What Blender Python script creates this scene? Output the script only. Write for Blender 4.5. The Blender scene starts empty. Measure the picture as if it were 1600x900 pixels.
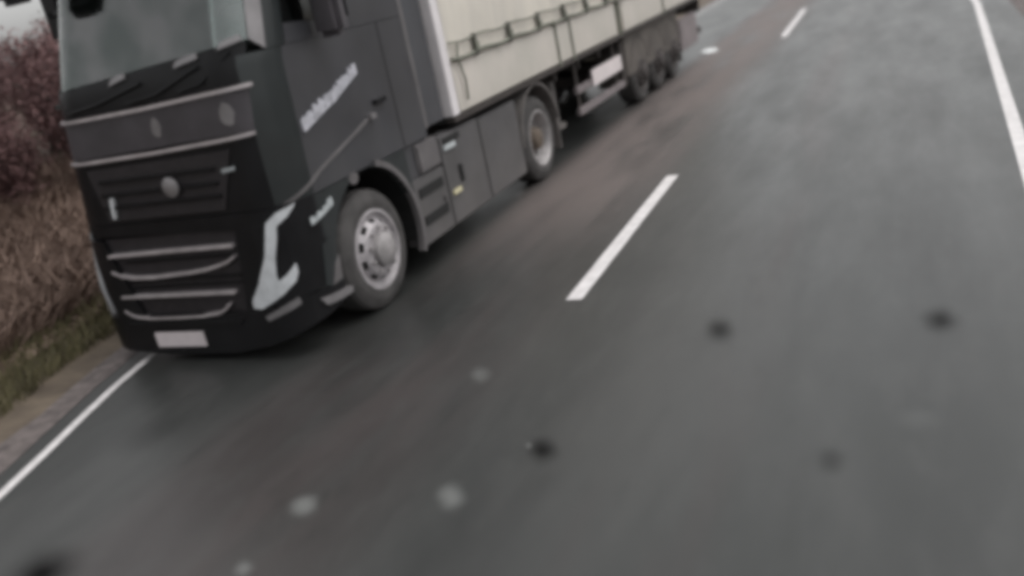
import bpy, bmesh, math, random
from math import pi, sin, cos, radians
from mathutils import Vector, Matrix, noise
random.seed(7)
SC = bpy.context.scene
COL = SC.collection

# ------------------------------------------------------------ camera, world, sun, exposure
cd = bpy.data.cameras.new('camera'); cam = bpy.data.objects.new('camera', cd); COL.objects.link(cam)
CX, CY, CZ = 4.321, -5.291, 2.529
yaw, pitch, roll = -.459, .329, -.206
F = Vector((sin(yaw)*cos(pitch), cos(yaw)*cos(pitch), -sin(pitch)))
R0 = Vector((cos(yaw), -sin(yaw), 0)); U0 = R0.cross(F)
RR = cos(roll)*R0 + sin(roll)*U0; UU = -sin(roll)*R0 + cos(roll)*U0
cam.matrix_world = Matrix(((RR.x, UU.x, -F.x, CX), (RR.y, UU.y, -F.y, CY), (RR.z, UU.z, -F.z, CZ), (0, 0, 0, 1)))
cd.sensor_width = 36; cd.lens = 1411.5/1600*36; cd.clip_start = .05; cd.clip_end = 3000
cd.dof.use_dof = True; cd.dof.focus_distance = 8.6; cd.dof.aperture_fstop = 0.38
SC.camera = cam
SC.cycles.filter_width = 5.2            # soft little dashcam sensor

w = bpy.data.worlds.new('World'); SC.world = w; w.use_nodes = True
nt = w.node_tree; nt.nodes.clear()
sky = nt.nodes.new('ShaderNodeTexSky'); sky.sky_type = 'NISHITA'; sky.sun_disc = False
SUN_EL, SUN_AZ = radians(62), radians(70)
sky.sun_elevation = SUN_EL; sky.sun_rotation = SUN_AZ; sky.air_density = 1.4; sky.dust_density = 3.2; sky.ozone_density = 1.0
hs = nt.nodes.new('ShaderNodeHueSaturation'); hs.inputs['Saturation'].default_value = .05
bg = nt.nodes.new('ShaderNodeBackground'); bg.inputs[1].default_value = .13
out = nt.nodes.new('ShaderNodeOutputWorld')
nt.links.new(sky.outputs[0], hs.inputs['Color']); nt.links.new(hs.outputs[0], bg.inputs[0]); nt.links.new(bg.outputs[0], out.inputs[0])
sd = bpy.data.lights.new('sun', 'SUN'); sun = bpy.data.objects.new('sun', sd); COL.objects.link(sun)
sd.energy = .6; sd.angle = radians(60); sd.color = (1, .95, .91)
sun.rotation_euler = Vector((-sin(SUN_AZ)*cos(SUN_EL), -cos(SUN_AZ)*cos(SUN_EL), -sin(SUN_EL))).to_track_quat('-Z', 'Y').to_euler()
SC.view_settings.view_transform = 'Standard'; SC.view_settings.look = 'None'; SC.view_settings.gamma = 1
SC.view_settings.exposure = 0.62

# ------------------------------------------------------------ materials
def mat(name, base, rough=.5, var=.25, scale=3., metal=0., coat=0., bump=0., bscale=40., spec=.5, tint=None, dust=None, dustcol=(.16,.14,.125), stretch=(1,1,1)):
    """principled material, base colour varied by noise; dust = (z0, z1, amount): road grime fading upwards"""
    m = bpy.data.materials.new(name); m.use_nodes = True
    t = m.node_tree; n = t.nodes; l = t.links; b = n['Principled BSDF']
    g = n.new('ShaderNodeNewGeometry'); mp = n.new('ShaderNodeMapping'); mp.inputs['Scale'].default_value = stretch
    l.new(g.outputs['Position'], mp.inputs['Vector'])
    nz = n.new('ShaderNodeTexNoise'); nz.inputs['Scale'].default_value = scale; nz.inputs['Detail'].default_value = 6; nz.inputs['Roughness'].default_value = .6
    l.new(mp.outputs[0], nz.inputs['Vector'])
    cr = n.new('ShaderNodeValToRGB'); cr.color_ramp.elements[0].position = .3; cr.color_ramp.elements[1].position = .72
    c2 = tint or base
    cr.color_ramp.elements[0].color = (*[c*(1-var) for c in base], 1); cr.color_ramp.elements[1].color = (*[min(1, c*(1+var)) for c in c2], 1)
    l.new(nz.outputs['Fac'], cr.inputs[0]); colout = cr.outputs[0]
    b.inputs['Roughness'].default_value = rough; b.inputs['Metallic'].default_value = metal
    b.inputs['Coat Weight'].default_value = coat; b.inputs['Coat Roughness'].default_value = .12; b.inputs['Specular IOR Level'].default_value = spec
    if dust:
        sx = n.new('ShaderNodeSeparateXYZ'); l.new(g.outputs['Position'], sx.inputs[0])
        mr = n.new('ShaderNodeMapRange'); mr.inputs['From Min'].default_value = dust[1]; mr.inputs['From Max'].default_value = dust[0]
        l.new(sx.outputs['Z'], mr.inputs['Value'])
        n2 = n.new('ShaderNodeTexNoise'); n2.inputs['Scale'].default_value = 2.2; n2.inputs['Detail'].default_value = 5; l.new(g.outputs['Position'], n2.inputs['Vector'])
        mu = n.new('ShaderNodeMath'); mu.operation = 'MULTIPLY'; l.new(mr.outputs[0], mu.inputs[0]); l.new(n2.outputs['Fac'], mu.inputs[1])
        m2 = n.new('ShaderNodeMath'); m2.operation = 'MULTIPLY'; m2.use_clamp = True; m2.inputs[1].default_value = dust[2]*2; l.new(mu.outputs[0], m2.inputs[0])
        mx = n.new('ShaderNodeMix'); mx.data_type = 'RGBA'; l.new(m2.outputs[0], mx.inputs['Factor']); l.new(colout, mx.inputs['A']); mx.inputs['B'].default_value = (*dustcol, 1)
        colout = mx.outputs['Result']
        ra = n.new('ShaderNodeMapRange'); ra.inputs['To Min'].default_value = rough; ra.inputs['To Max'].default_value = max(rough, .75); l.new(m2.outputs[0], ra.inputs['Value'])
        l.new(ra.outputs[0], b.inputs['Roughness'])
        if coat:
            cc = n.new('ShaderNodeMapRange'); cc.inputs['To Min'].default_value = coat; cc.inputs['To Max'].default_value = 0; l.new(m2.outputs[0], cc.inputs['Value']); l.new(cc.outputs[0], b.inputs['Coat Weight'])
    l.new(colout, b.inputs['Base Color'])
    if bump:
        nb = n.new('ShaderNodeTexNoise'); nb.inputs['Scale'].default_value = bscale; nb.inputs['Detail'].default_value = 4; l.new(g.outputs['Position'], nb.inputs['Vector'])
        bp = n.new('ShaderNodeBump'); bp.inputs['Strength'].default_value = bump; bp.inputs['Distance'].default_value = .01
        l.new(nb.outputs['Fac'], bp.inputs['Height']); l.new(bp.outputs[0], b.inputs['Normal'])
    return m

M = {}
M['paint'] = mat('black_paint', (.010, .014, .015), .3, .3, 1.6, coat=.2, spec=.4, dust=(.1, 3.2, .18), dustcol=(.10, .10, .10))
M['front'] = mat('black_front_plastic', (.010, .010, .011), .36, .3, 3, dust=(.1, 1.2, .06), dustcol=(.05, .046, .046), spec=.2)
M['mesh'] = mat('grille_black', (.016, .013, .015), .6, .4, 14)
M['band'] = mat('dark_grey_band', (.055, .05, .056), .5, .3, 3)
M['chrome'] = mat('satin_chrome', (.54, .50, .51), .36, .25, 5, metal=.4)
M['dull'] = mat('dull_metal', (.24, .23, .235), .45, .2, 5, metal=.5)
M['lamp'] = mat('lamp_lens', (.58, .60, .62), .2, .18, 9, coat=.4)
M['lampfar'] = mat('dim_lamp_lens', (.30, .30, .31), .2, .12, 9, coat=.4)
M['plate'] = mat('plate_white', (.62, .56, .57), .5, .06, 20)
M['letter'] = mat('pale_lettering', (.44, .44, .48), .5, .25, 7)
M['letter_w'] = mat('white_lettering', (.42, .45, .46), .5, .2, 9)
M['fairing'] = mat('dusty_grey_fairing', (.062, .060, .063), .5, .35, 2.4, dust=(.1, 1.5, .5), dustcol=(.135, .125, .12), coat=.2)
M['arch'] = mat('dusty_arch_trim', (.105, .098, .10), .6, .25, 4)
M['side'] = mat('cab_side_grey', (.026, .027, .032), .36, .35, 1.4, coat=.3, dust=(.6, 3.6, .28), dustcol=(.11, .105, .108))
M['deflector'] = mat('deflector_grey', (.038, .040, .046), .5, .25, 1.5, dust=(.6, 3.0, .3), dustcol=(.14, .13, .135), stretch=(1, 1, .3))
M['under'] = mat('underbody_black', (.008, .008, .008), .8, .4, 5)
M['tyre'] = mat('dusty_tyre', (.052, .049, .048), .85, .4, 6, bump=.3, bscale=60)
M['rim'] = mat('silver_steel_rim', (.36, .34, .35), .5, .25, 8, metal=.2)
M['rimd'] = mat('dull_steel_rim', (.30, .285, .285), .5, .3, 8, metal=.2)
M['rimt'] = mat('darkened_rim', (.060, .052, .050), .8, .4, 8)  # rim colour darkened to stand in for spray haze over the trailer wheels
M['drum'] = mat('dusty_brake_drum', (.075, .07, .068), .8, .4, 12)
M['hub'] = mat('rusty_hub', (.11, .085, .065), .7, .4, 20)
M['tarp'] = mat('cream_tarpaulin', (.57, .54, .49), .55, .10, 1.6, bump=.7, bscale=4, tint=(.61, .57, .50), stretch=(1, 2.2, .5), dust=(1.6, 3.2, .12), dustcol=(.36, .33, .29))
M['drop'] = mat('cream_dropside', (.53, .51, .46), .5, .12, 1.3, tint=(.54, .50, .46), dust=(1.2, 1.9, .35), dustcol=(.34, .31, .27))
M['post'] = mat('pale_corner_post', (.66, .63, .64), .45, .08, 3)
M['cord'] = mat('dark_green_cord', (.15, .155, .125), .7, .3, 8)
M['buckle'] = mat('dark_buckle', (.075, .075, .062), .6, .3, 8)
M['chassis'] = mat('trailer_chassis', (.040, .033, .030), .75, .4, 3)
M['guard'] = mat('grey_mudguard', (.12, .11, .105), .6, .3, 3)
M['whitepanel'] = mat('white_side_panel', (.66, .60, .60), .5, .1, 4)
M['valance'] = mat('brown_grey_valance', (.085, .074, .066), .8, .35, 2)
M['skirt'] = mat('mauve_grey_skirt', (.19, .165, .168), .7, .25, 2)
M['amber'] = mat('amber_reflector', (.52, .48, .32), .4, .1, 9)
M['interior'] = mat('cab_interior', (.055, .062, .06), .8, .5, 4)
M['seat'] = mat('seat_fabric', (.07, .08, .078), .9, .3, 6)
M['paper'] = mat('white_paper', (.7, .72, .72), .8, .05, 9)
M['paintline'] = None

def glass(name, col=(.75, .82, .80), refl=.9):
    m = bpy.data.materials.new(name); m.use_nodes = True; t = m.node_tree; n = t.nodes; l = t.links; n.clear()
    o = n.new('ShaderNodeOutputMaterial'); mx = n.new('ShaderNodeMixShader'); tr = n.new('ShaderNodeBsdfTransparent'); gl = n.new('ShaderNodeBsdfGlossy')
    fr = n.new('ShaderNodeFresnel'); fr.inputs[0].default_value = 2.15
    nz = n.new('ShaderNodeTexNoise'); nz.inputs['Scale'].default_value = 2.5; nz.inputs['Detail'].default_value = 2
    g = n.new('ShaderNodeNewGeometry'); l.new(g.outputs['Position'], nz.inputs['Vector'])
    cr = n.new('ShaderNodeValToRGB'); cr.color_ramp.elements[0].color = (.66, .72, .70, 1); cr.color_ramp.elements[1].color = (1, 1, 1, 1)
    cr.color_ramp.elements[0].position = .35; cr.color_ramp.elements[1].position = .65
    l.new(nz.outputs['Fac'], cr.inputs[0]); l.new(cr.outputs[0], gl.inputs[0])
    tr.inputs[0].default_value = (*col, 1); gl.inputs[1].default_value = .08
    l.new(fr.outputs[0], mx.inputs[0]); l.new(tr.outputs[0], mx.inputs[1]); l.new(gl.outputs[0], mx.inputs[2]); l.new(mx.outputs[0], o.inputs[0])
    return m
M['glass'] = glass('windscreen_glass')
M['sideglass'] = glass('door_glass', (.6, .64, .64))

# ------------------------------------------------------------ object helpers
def link(name, bm, m, parent=None, loc=(0, 0, 0), smooth=False, angle=35):
    """one mesh object; bm is in world coordinates, the origin goes to loc (or the parent's)"""
    me = bpy.data.meshes.new(name)
    org = parent['_org'] if parent is not None and '_org' in parent else loc
    org = Vector(org)
    bmesh.ops.translate(bm, verts=bm.verts, vec=-org)
    bmesh.ops.recalc_face_normals(bm, faces=bm.faces)
    bm.to_mesh(me); bm.free()
    if m: me.materials.append(m)
    if smooth:
        for p in me.polygons: p.use_smooth = True
        try: me.set_sharp_from_angle(angle=radians(angle))
        except Exception: pass
    o = bpy.data.objects.new(name, me); COL.objects.link(o)
    if parent is not None:
        o.parent = parent; o['_org'] = list(org)
    else: o.location = org
    return o
def thing(name, label, cat, loc, group=None):
    o = bpy.data.objects.new(name, None); COL.objects.link(o); o.location = loc; o.empty_display_size = .3
    o['label'] = label; o['category'] = cat; o['_org'] = list(loc)
    if group: o['group'] = group
    return o
def tag(o, label, cat, group=None):
    o['label'] = label; o['category'] = cat
    if group: o['group'] = group
    return o
def box(bm, x0, x1, y0, y1, z0, z1, bev=0.):
    r = bmesh.ops.create_cube(bm, size=1)
    for v in r['verts']: v.co = Vector((x0+(v.co.x+.5)*(x1-x0), y0+(v.co.y+.5)*(y1-y0), z0+(v.co.z+.5)*(z1-z0)))
    if bev:
        es = list({e for v in r['verts'] for e in v.link_edges})
        bmesh.ops.bevel(bm, geom=es, offset=bev, segments=2, affect='EDGES')
def bx(*a, **k):
    bm = bmesh.new(); box(bm, *a, **k); return bm
def tube(bm, pts, r, seg=8):
    pts = [Vector(p) for p in pts]; rings = []
    rad = r if isinstance(r, (list, tuple)) else [r]*len(pts)
    for i, p in enumerate(pts):
        d = (pts[min(i+1, len(pts)-1)]-pts[max(i-1, 0)]).normalized()
        a = d.cross(Vector((0, 0, 1)) if abs(d.z) < .9 else Vector((1, 0, 0))).normalized(); b = d.cross(a)
        rings.append([bm.verts.new(p+rad[i]*(cos(2*pi*k/seg)*a+sin(2*pi*k/seg)*b)) for k in range(seg)])
    for A, B in zip(rings, rings[1:]):
        for k in range(seg): bm.faces.new((A[k], A[(k+1) % seg], B[(k+1) % seg], B[k]))
    bm.faces.new(rings[0][::-1]); bm.faces.new(rings[-1])
def lathe_x(bm, prof, c, seg=40, sx=1):
    """prof: (x, r) pairs turned about the X axis through c"""
    rings = []
    for x, r in prof:
        rings.append([bm.verts.new((c[0]+sx*x, c[1]+r*cos(2*pi*k/seg), c[2]+r*sin(2*pi*k/seg))) for k in range(seg)])
    for A, B in zip(rings, rings[1:]):
        for k in range(seg): bm.faces.new((A[k], A[(k+1) % seg], B[(k+1) % seg], B[k]))
    return rings

# ------------------------------------------------------------ the cab's plan outline: s runs along it, front corner nearest the camera = 0
RAD, WID = .4, 2.38
LA = RAD*pi/2; SEND = 2*LA+WID-2*RAD
def outl(s):
    """point and outward normal of the cab's plan outline at arc length s (s < 0 : near side)"""
    if s < 0: return Vector((0, RAD-s, 0)), Vector((1, 0, 0))
    if s < LA:
        a = s/RAD; return Vector((-RAD+RAD*cos(a), RAD-RAD*sin(a), 0)), Vector((cos(a), -sin(a), 0))
    s2 = s-LA
    if s2 < WID-2*RAD: return Vector((-RAD-s2, 0, 0)), Vector((0, -1, 0))
    a = (s2-(WID-2*RAD))/RAD
    if a < pi/2: return Vector((-WID+RAD-RAD*sin(a), RAD-RAD*cos(a), 0)), Vector((-sin(a), -cos(a), 0))
    return Vector((-WID, RAD+(a-pi/2)*RAD, 0)), Vector((-1, 0, 0))
def shear(s, z):
    k = 1.0
    if s < 0: k = max(0, 1+s/1.1)
    if s > SEND: k = max(0, 1-(s-SEND)/1.1)
    return max(0, z-2.28)*.26*k + max(0, z-3.3)*.5*k
def shell(s, z, off):
    p, n = outl(s); p = p+n*off
    return Vector((p.x*(1-max(0, min(z, 3.4)-.7)*.072), p.y+shear(s, z), z))   # the cab narrows a little upwards
def wrap(poly, off0, off1, bm=None):
    """a plate with outline poly [(s, z)] bent round the cab between offsets off0 and off1"""
    own = bm is None
    tb = bmesh.new()
    tb.faces.new([tb.verts.new((s, 0, z)) for s, z in poly])
    s0 = min(p[0] for p in poly); s1 = max(p[0] for p in poly)
    cuts = [c for c in [i*.06 for i in range(-40, 62)] + [0, LA, SEND-LA, SEND] if s0+1e-4 < c < s1-1e-4 and (-.01 <= c <= LA+.01 or SEND-LA-.01 <= c <= SEND+.01 or abs(round(c/.36)*.36-c) < .01)]
    for c in cuts:
        bmesh.ops.bisect_plane(tb, geom=tb.verts[:]+tb.edges[:]+tb.faces[:], plane_co=(c, 0, 0), plane_no=(1, 0, 0))
    for zc in (2.28, 3.3):
        bmesh.ops.bisect_plane(tb, geom=tb.verts[:]+tb.edges[:]+tb.faces[:], plane_co=(0, 0, zc), plane_no=(0, 0, 1))
    bmesh.ops.triangulate(tb, faces=[f for f in tb.faces if len(f.verts) > 4])
    if own: bm = bmesh.new()
    top = {v: bm.verts.new(shell(v.co.x, v.co.z, off1)) for v in tb.verts}
    bot = {v: bm.verts.new(shell(v.co.x, v.co.z, off0)) for v in tb.verts}
    for f in tb.faces:
        bm.faces.new([top[v] for v in f.verts]); bm.faces.new([bot[v] for v in reversed(f.verts)])
    for e in tb.edges:
        if len(e.link_faces) == 1:
            a, b = e.verts; bm.faces.new((top[a], top[b], bot[b], bot[a]))
    tb.free()
    return bm
def strip(pts, wdt):
    """polygon (s, z) of a band of height wdt that follows pts"""
    return [(s, z+wdt/2) for s, z in pts] + [(s, z-wdt/2) for s, z in reversed(pts)]
def rect(s0, s1, z0, z1): return [(s0, z0), (s1, z0), (s1, z1), (s0, z1)]

# ------------------------------------------------------------ wheels
def wheel(parent, c, r, wdt, name='wheel', rimmat='rim', dished=False, sx=1):
    """tyre is the wheel part; rim and hub are its sub-parts. c = centre of the outer sidewall plane"""
    bm = bmesh.new(); ri = r*.645
    prof = [(-wdt, ri), (-wdt-.01, r*.80), (-wdt+.03, r*.96), (-wdt+.06, r), (-wdt*.66, r), (-wdt*.65, r-.012), (-wdt*.62, r-.012), (-wdt*.61, r), (-wdt*.39, r), (-wdt*.38, r-.012), (-wdt*.35, r-.012), (-wdt*.34, r), (-.06, r), (-.03, r*.965), (.008, r*.84), (.012, r*.76), (-.002, r*.66), (-.012, ri)]
    lathe_x(bm, prof, c, 56, sx)
    ty = link(name, bm, M['tyre'], parent, smooth=True, angle=25)
    bm = bmesh.new()
    if dished: pr = [(-.012, ri+.012), (.006, ri+.012), (.008, ri-.012), (-.02, ri-.03), (-.13, ri-.055), (-.17, ri*.62), (-.17, ri*.50)]
    else: pr = [(-.012, ri+.012), (.008, ri+.012), (.010, ri-.012), (-.03, ri-.035), (-.035, ri-.06), (.035, ri*.66), (.045, ri*.50), (.04, ri*.44)]
    rings = lathe_x(bm, pr, c, 60, sx)
    # ten hand holes between the outer disc and the nut circle
    hi = 4
    kill = []
    for k in range(60):
        if k % 6 in (1, 2, 3):
            vs = {rings[hi][k], rings[hi][(k+1) % 60], rings[hi+1][k], rings[hi+1][(k+1) % 60]}
            for f in rings[hi][k].link_faces:
                if set(f.verts) == vs: kill.append(f)
    fin = bmesh.ops.inset_individual(bm, faces=kill, thickness=.008) if False else None
    # holes take the inner half only: split the band first
    for f in kill:
        pass
    keep = [f for f in bm.faces if f not in kill]
    xs = c[0]
    bmesh.ops.delete(bm, geom=kill, context='FACES')
    for k in range(60):
        if k % 6 in (1, 2, 3):
            A, B = rings[hi][k], rings[hi][(k+1) % 60]; C, D = rings[hi+1][(k+1) % 60], rings[hi+1][k]
            def mixv(p, q, t): return bm.verts.new(p.co.lerp(q.co, t))
            a1, b1 = mixv(A, D, .22), mixv(B, C, .22); c1, d1 = mixv(B, C, .72), mixv(A, D, .72)
            bm.faces.new((A, B, b1, a1)); bm.faces.new((d1, c1, C, D))
    rim = link('rim', bm, M[rimmat], ty, smooth=True, angle=40)
    bm = bmesh.new(); lathe_x(bm, [(-.20, ri+.01), (-.20, .02)], c, 32, sx)
    link('brake_drum', bm, M['drum'], ty)
    bm = bmesh.new(); h = -.17 if dished else .04
    rr = ri*.44 if not dished else ri*.50
    rg = lathe_x(bm, [(h-.01, rr), (h+.05, rr*.95), (h+.07 if not dished else h+.16, rr*.72), (h+.085 if not dished else h+.18, rr*.3), (h+.085 if not dished else h+.18, .004)], c, 32, sx)
    link('hub_cap', bm, M['hub'] if dished else M['rimt' if rimmat == 'rimt' else 'rimd'], ty, smooth=True)
    bm = bmesh.new()
    for k in range(10):
        a = 2*pi*(k+.5)/10; q = ri*.57
        p = Vector((c[0]+sx*(.04 if not dished else -.17), c[1]+q*cos(a), c[2]+q*sin(a)))
        tube(bm, [p, p+Vector((sx*.035, 0, 0))], .016, 6)
    link('wheel_nuts', bm, M['rimt' if rimmat == 'rimt' else 'rimd'], ty)['kind'] = 'stuff'
    return ty

# ------------------------------------------------------------ the tractor unit
T = thing('truck_tractor', 'black truck tractor unit with chrome grille bars pulling a cream trailer', 'truck', (-1.19, 2.5, 0))
def P(name, bm, m, **k): return link(name, bm, M[m], T, **k)
AC_S, AC_Z, AR = -.72, .55, .68          # wheel arch centre and radius in (s, z)
def arc(cs, cz, r, a0, a1, n=16): return [(cs+r*cos(radians(a0+(a1-a0)*i/n)), cz+r*sin(radians(a0+(a1-a0)*i/n))) for i in range(n+1)]
# solid core behind the skins
bm = bmesh.new(); box(bm, -2.2, -.18, .3, 2.2, 1.15, 2.2); box(bm, -2.2, -.18, .22, .40, .3, 1.2); box(bm, -1.95, -.45, .3, 6.1, .55, .95); P('chassis_frame', bm, 'under')
# cab skin, near side, with the arch cut out of its lower edge
side = [(-1.93, 1.24)] + [(-1.45, 1.24)] + [(-1.40, .98)] + arc(AC_S, AC_Z, AR, 39, 160, 14) + [(-.02, .80), (-.02, 1.22), (.30, 1.22), (.30, 2.36), (-.30, 2.36), (-1.93, 2.36)]
side = [(s, max(z, .80)) for s, z in side]
P('cab_side', wrap([(-1.93, 1.235), (-1.05, 1.235), (.30, 1.235), (.30, 2.36), (-1.93, 2.36)], -.05, 0), 'side', smooth=True)
# fender below: from the headlight back to the arch, and over it
fend = [(-.05, .40)] + [(-.05, .70)] + arc(AC_S, AC_Z, AR+.0, 14, 155, 20) + [(-1.44, .84), (-1.44, 1.228), (.36, 1.228), (.36, .62), (.2, .50)]
P('front_fender', wrap(fend, -.05, .008), 'paint', smooth=True)
bm = bmesh.new(); ring = arc(AC_S, AC_Z, AR+.055, 104, 204, 18); inner = arc(AC_S, AC_Z, AR, 204, 104, 18)
wrap(ring+inner, -.03, .03, bm); P('arch_trim', bm, 'arch', smooth=True)
# wheel well (dark inside)
bm = bmesh.new()
pr = [(-.06, AR+.02), (-.62, AR+.02)]
n = 28; rows = []
for x in (-.04, -.62):
    rows.append([bm.verts.new((x, RAD-AC_S+(AR+.02)*cos(radians(-15+210*i/n)), AC_Z+(AR+.02)*sin(radians(-15+210*i/n)))) for i in range(n+1)])
for i in range(n): bm.faces.new((rows[0][i], rows[0][i+1], rows[1][i+1], rows[1][i]))
bm.faces.new(rows[1]); P('wheel_well', bm, 'under')
# far side, plain
P('front_corner_panel', wrap([(.37, 1.235), (.37, 2.36), (-.05, 2.36), (.02, 1.235)], -.03, .005), 'paint', smooth=True)
P('front_corner_panel', wrap([(SEND-.37, 1.235), (SEND-.37, 2.36), (SEND+.05, 2.36), (SEND-.02, 1.235)], -.03, .005), 'paint', smooth=True)
P('cab_side_far', wrap([(SEND-.28, 1.235), (SEND+1.93, 1.235), (SEND+1.93, 2.36), (SEND-.28, 2.36)], -.05, 0), 'side', smooth=True).name = 'cab_side'
P('front_fender', wrap([(SEND-.36, .50), (SEND+.1, .50)] + arc(SEND-AC_S, AC_Z, AR, 170, 40, 16) + [(SEND+1.44, 1.228), (SEND-.36, 1.228)], -.05, .008), 'paint', smooth=True)
# crease lines rising towards the door, as seen on the near side
P('crease', wrap(strip([(.30, 1.235), (.208, 1.262), (-.138, 1.385), (-.6, 1.50), (-1.05, 1.624)], .035), -.01, .016), 'arch', label=None) if False else None
P('crease_line', wrap(strip([(.32, 1.225), (.208, 1.258), (-.138, 1.385), (-.6, 1.505), (-1.05, 1.624)], .026), -.02, .014), 'arch', smooth=True)
# upper front: black panel, grey band, chrome strips
sL, sR = SEND-.42, .38
P('front_panel', wrap([(.36, 1.235), (SEND-.36, 1.235), (SEND-.30, 1.77), (.30, 1.80)], -.05, .0), 'front', smooth=True)
P('grille_insert', wrap([(.80, 1.27), (SEND-.75, 1.27), (SEND-.62, 1.70), (.60, 1.72)], .0, .012), 'mesh', smooth=True)
for zz in (1.37, 1.47, 1.58): P('grille_slat', wrap(rect(.80, SEND-.75, zz, zz+.03), .012, .035), 'front', smooth=True)
P('chrome_strip', wrap(strip([(.36, 1.808), (.7, 1.795), (1.4, 1.775), (SEND-.38, 1.765)], .024), -.02, .03), 'chrome', smooth=True)
P('wiper_panel', wrap([(.36, 1.83), (SEND-.36, 1.79), (SEND-.34, 2.085), (.32, 2.13)], -.05, .006), 'band', smooth=True)
P('chrome_strip', wrap(strip([(.29, 2.15), (.7, 2.14), (1.4, 2.115), (SEND-.32, 2.10)], .024), -.02, .035), 'chrome', smooth=True)
P('cowl', wrap([(.30, 2.165), (SEND-.30, 2.115), (SEND-.28, 2.33), (.28, 2.45)], -.06, .002), 'front', smooth=True)
bm = bmesh.new(); lathe_x(bm, [(0, .075), (.02, .08), (.03, .06), (.03, .001)], (0, 0, 0), 24)
bmesh.ops.rotate(bm, verts=bm.verts, cent=(0, 0, 0), matrix=Matrix.Rotation(-pi/2, 3, 'Z')); bmesh.ops.translate(bm, verts=bm.verts, vec=(-RAD-(1.215-LA), -.03, 1.50)); P('round_badge', bm, 'dull', smooth=True)
bm = bmesh.new()
for k, (a, b) in enumerate([(.725, .705), (.695, .66), (.65, .635), (.625, .60)]): wrap(rect(b, a, 1.555+.004*k, 1.585+.002*k), .01, .02, bm)
P('small_lettering', bm, 'letter_w')
P('reflection_patch', wrap([(1.955, 1.47), (2.0, 1.46), (2.01, 1.30), (1.985, 1.29)], .012, .04), 'lamp', smooth=True)  # pale patch added for a reflection on the front panel
# pale patches added to the cab for drops on the camera's windscreen
for (s, z, a, b) in ((.54, 1.975, .062, .085), (1.30, 1.96, .05, .075)):
    P('glass_drop_patch', wrap([(s+a*cos(t*pi/7)*(1+.12*sin(3*t)), z+b*sin(t*pi/7)*(1+.1*cos(2*t))) for t in range(14)], .004, .010), 'dull', smooth=True)
P('glass_drop_patch', wrap([(-.54+.07*cos(t*pi/7), 1.20+.05*sin(t*pi/7)) for t in range(14)], .006, .012), 'arch', smooth=True)
# lower grille
P('lower_grille', wrap([(.86, .40), (SEND-.86, .40), (SEND-.60, 1.11), (.74, 1.11)], -.06, -.015), 'mesh', smooth=True)
P('grille_lip', wrap([(.60, 1.10), (SEND-.52, 1.14), (SEND-.48, 1.23), (.36, 1.23), (.36, 1.12)], -.05, .015), 'front', smooth=True)
for poly, rr in (([(.82, .985), (1.5, .982), (2.19, .974)], .024), ([(.83, .90), (.90, .862), (.98, .838), (1.15, .805), (1.34, .786), (1.75, .766), (1.95, .772), (2.08, .79), (2.19, .835)], .020),
                 ([(.93, .600), (1.5, .603), (2.16, .606)], .024), ([(1.02, .50), (1.08, .455), (1.16, .425), (1.34, .408), (1.6, .403), (1.9, .405), (2.05, .42), (2.12, .44), (2.18, .478)], .020)):
    P('chrome_grille_bar', wrap(strip(poly, rr), -.02, .035), 'chrome', smooth=True)
for zz in (.66, .72, .89): P('grille_slat', wrap(rect(.84, SEND-.80, zz, zz+.025), -.02, .0), 'front', smooth=True)
P('grille_pillar', wrap([(.60, .42), (.87, .40), (.76, 1.10), (.50, 1.12)], -.05, .022), 'front', smooth=True)
P('grille_pillar', wrap([(SEND-.87, .40), (SEND-.55, .42), (SEND-.38, 1.12), (SEND-.62, 1.10)], -.05, .022), 'front', smooth=True)
# bumper
P('bumper', wrap([(-.02, .36), (.3, .26), (.7, .13), (1.1, .07), (SEND-1.0, .07), (SEND-.4, .12), (SEND+.02, .30), (SEND+.02, .42), (.62, .42), (.42, .50), (-.02, .50)], -.10, .03), 'front', smooth=True)
P('bumper_lip', wrap([(.95, .33), (SEND-.72, .33), (SEND-.66, .375), (.90, .375)], .03, .05), 'front', smooth=True)
P('number_plate', wrap(rect(1.385, 1.915, .145, .275), .03, .045), 'plate')
# headlights: a tall hooked lamp each side
hl = [(.225, 1.225), (.38, 1.19), (.47, 1.13), (.545, .87), (.66, .66), (.775, .52), (.78, .455), (.70, .447), (.60, .49), (.48, .552), (.37, .635), (.335, .70), (.335, .775), (.42, .70), (.49, .660), (.50, .70), (.47, .85), (.42, 1.0), (.40, 1.09), (.30, 1.15)]
P('headlight', wrap(hl, -.02, .030), 'lamp', smooth=True)
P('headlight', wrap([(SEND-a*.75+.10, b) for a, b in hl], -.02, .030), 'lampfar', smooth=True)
P('headlight_surround', wrap([(.05, .52), (.36, .50), (.62, .44), (.80, .43), (.60, 1.11), (.38, 1.24), (.05, 1.24)], -.04, .018), 'front', smooth=True)
P('fog_light', wrap([(.68, .385), (.382, .507), (.37, .455), (.45, .42), (.66, .345)], .02, .045), 'dull', smooth=True)
P('side_step', wrap([(.235, .44), (-.03, .43), (-.095, .415), (-.08, .37), (.2, .375)], .0, .05), 'dull', smooth=True)
P('bumper_vent', wrap([(-.02, .52), (.10, .50), (.02, .66), (-.05, .70)], .006, .03), 'arch', smooth=True)
P('wheel_cover_panel', wrap([(-.03, .44), (.16, .52), (.10, .84), (-.03, .88)], .018, .026), 'paint', smooth=True)
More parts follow.
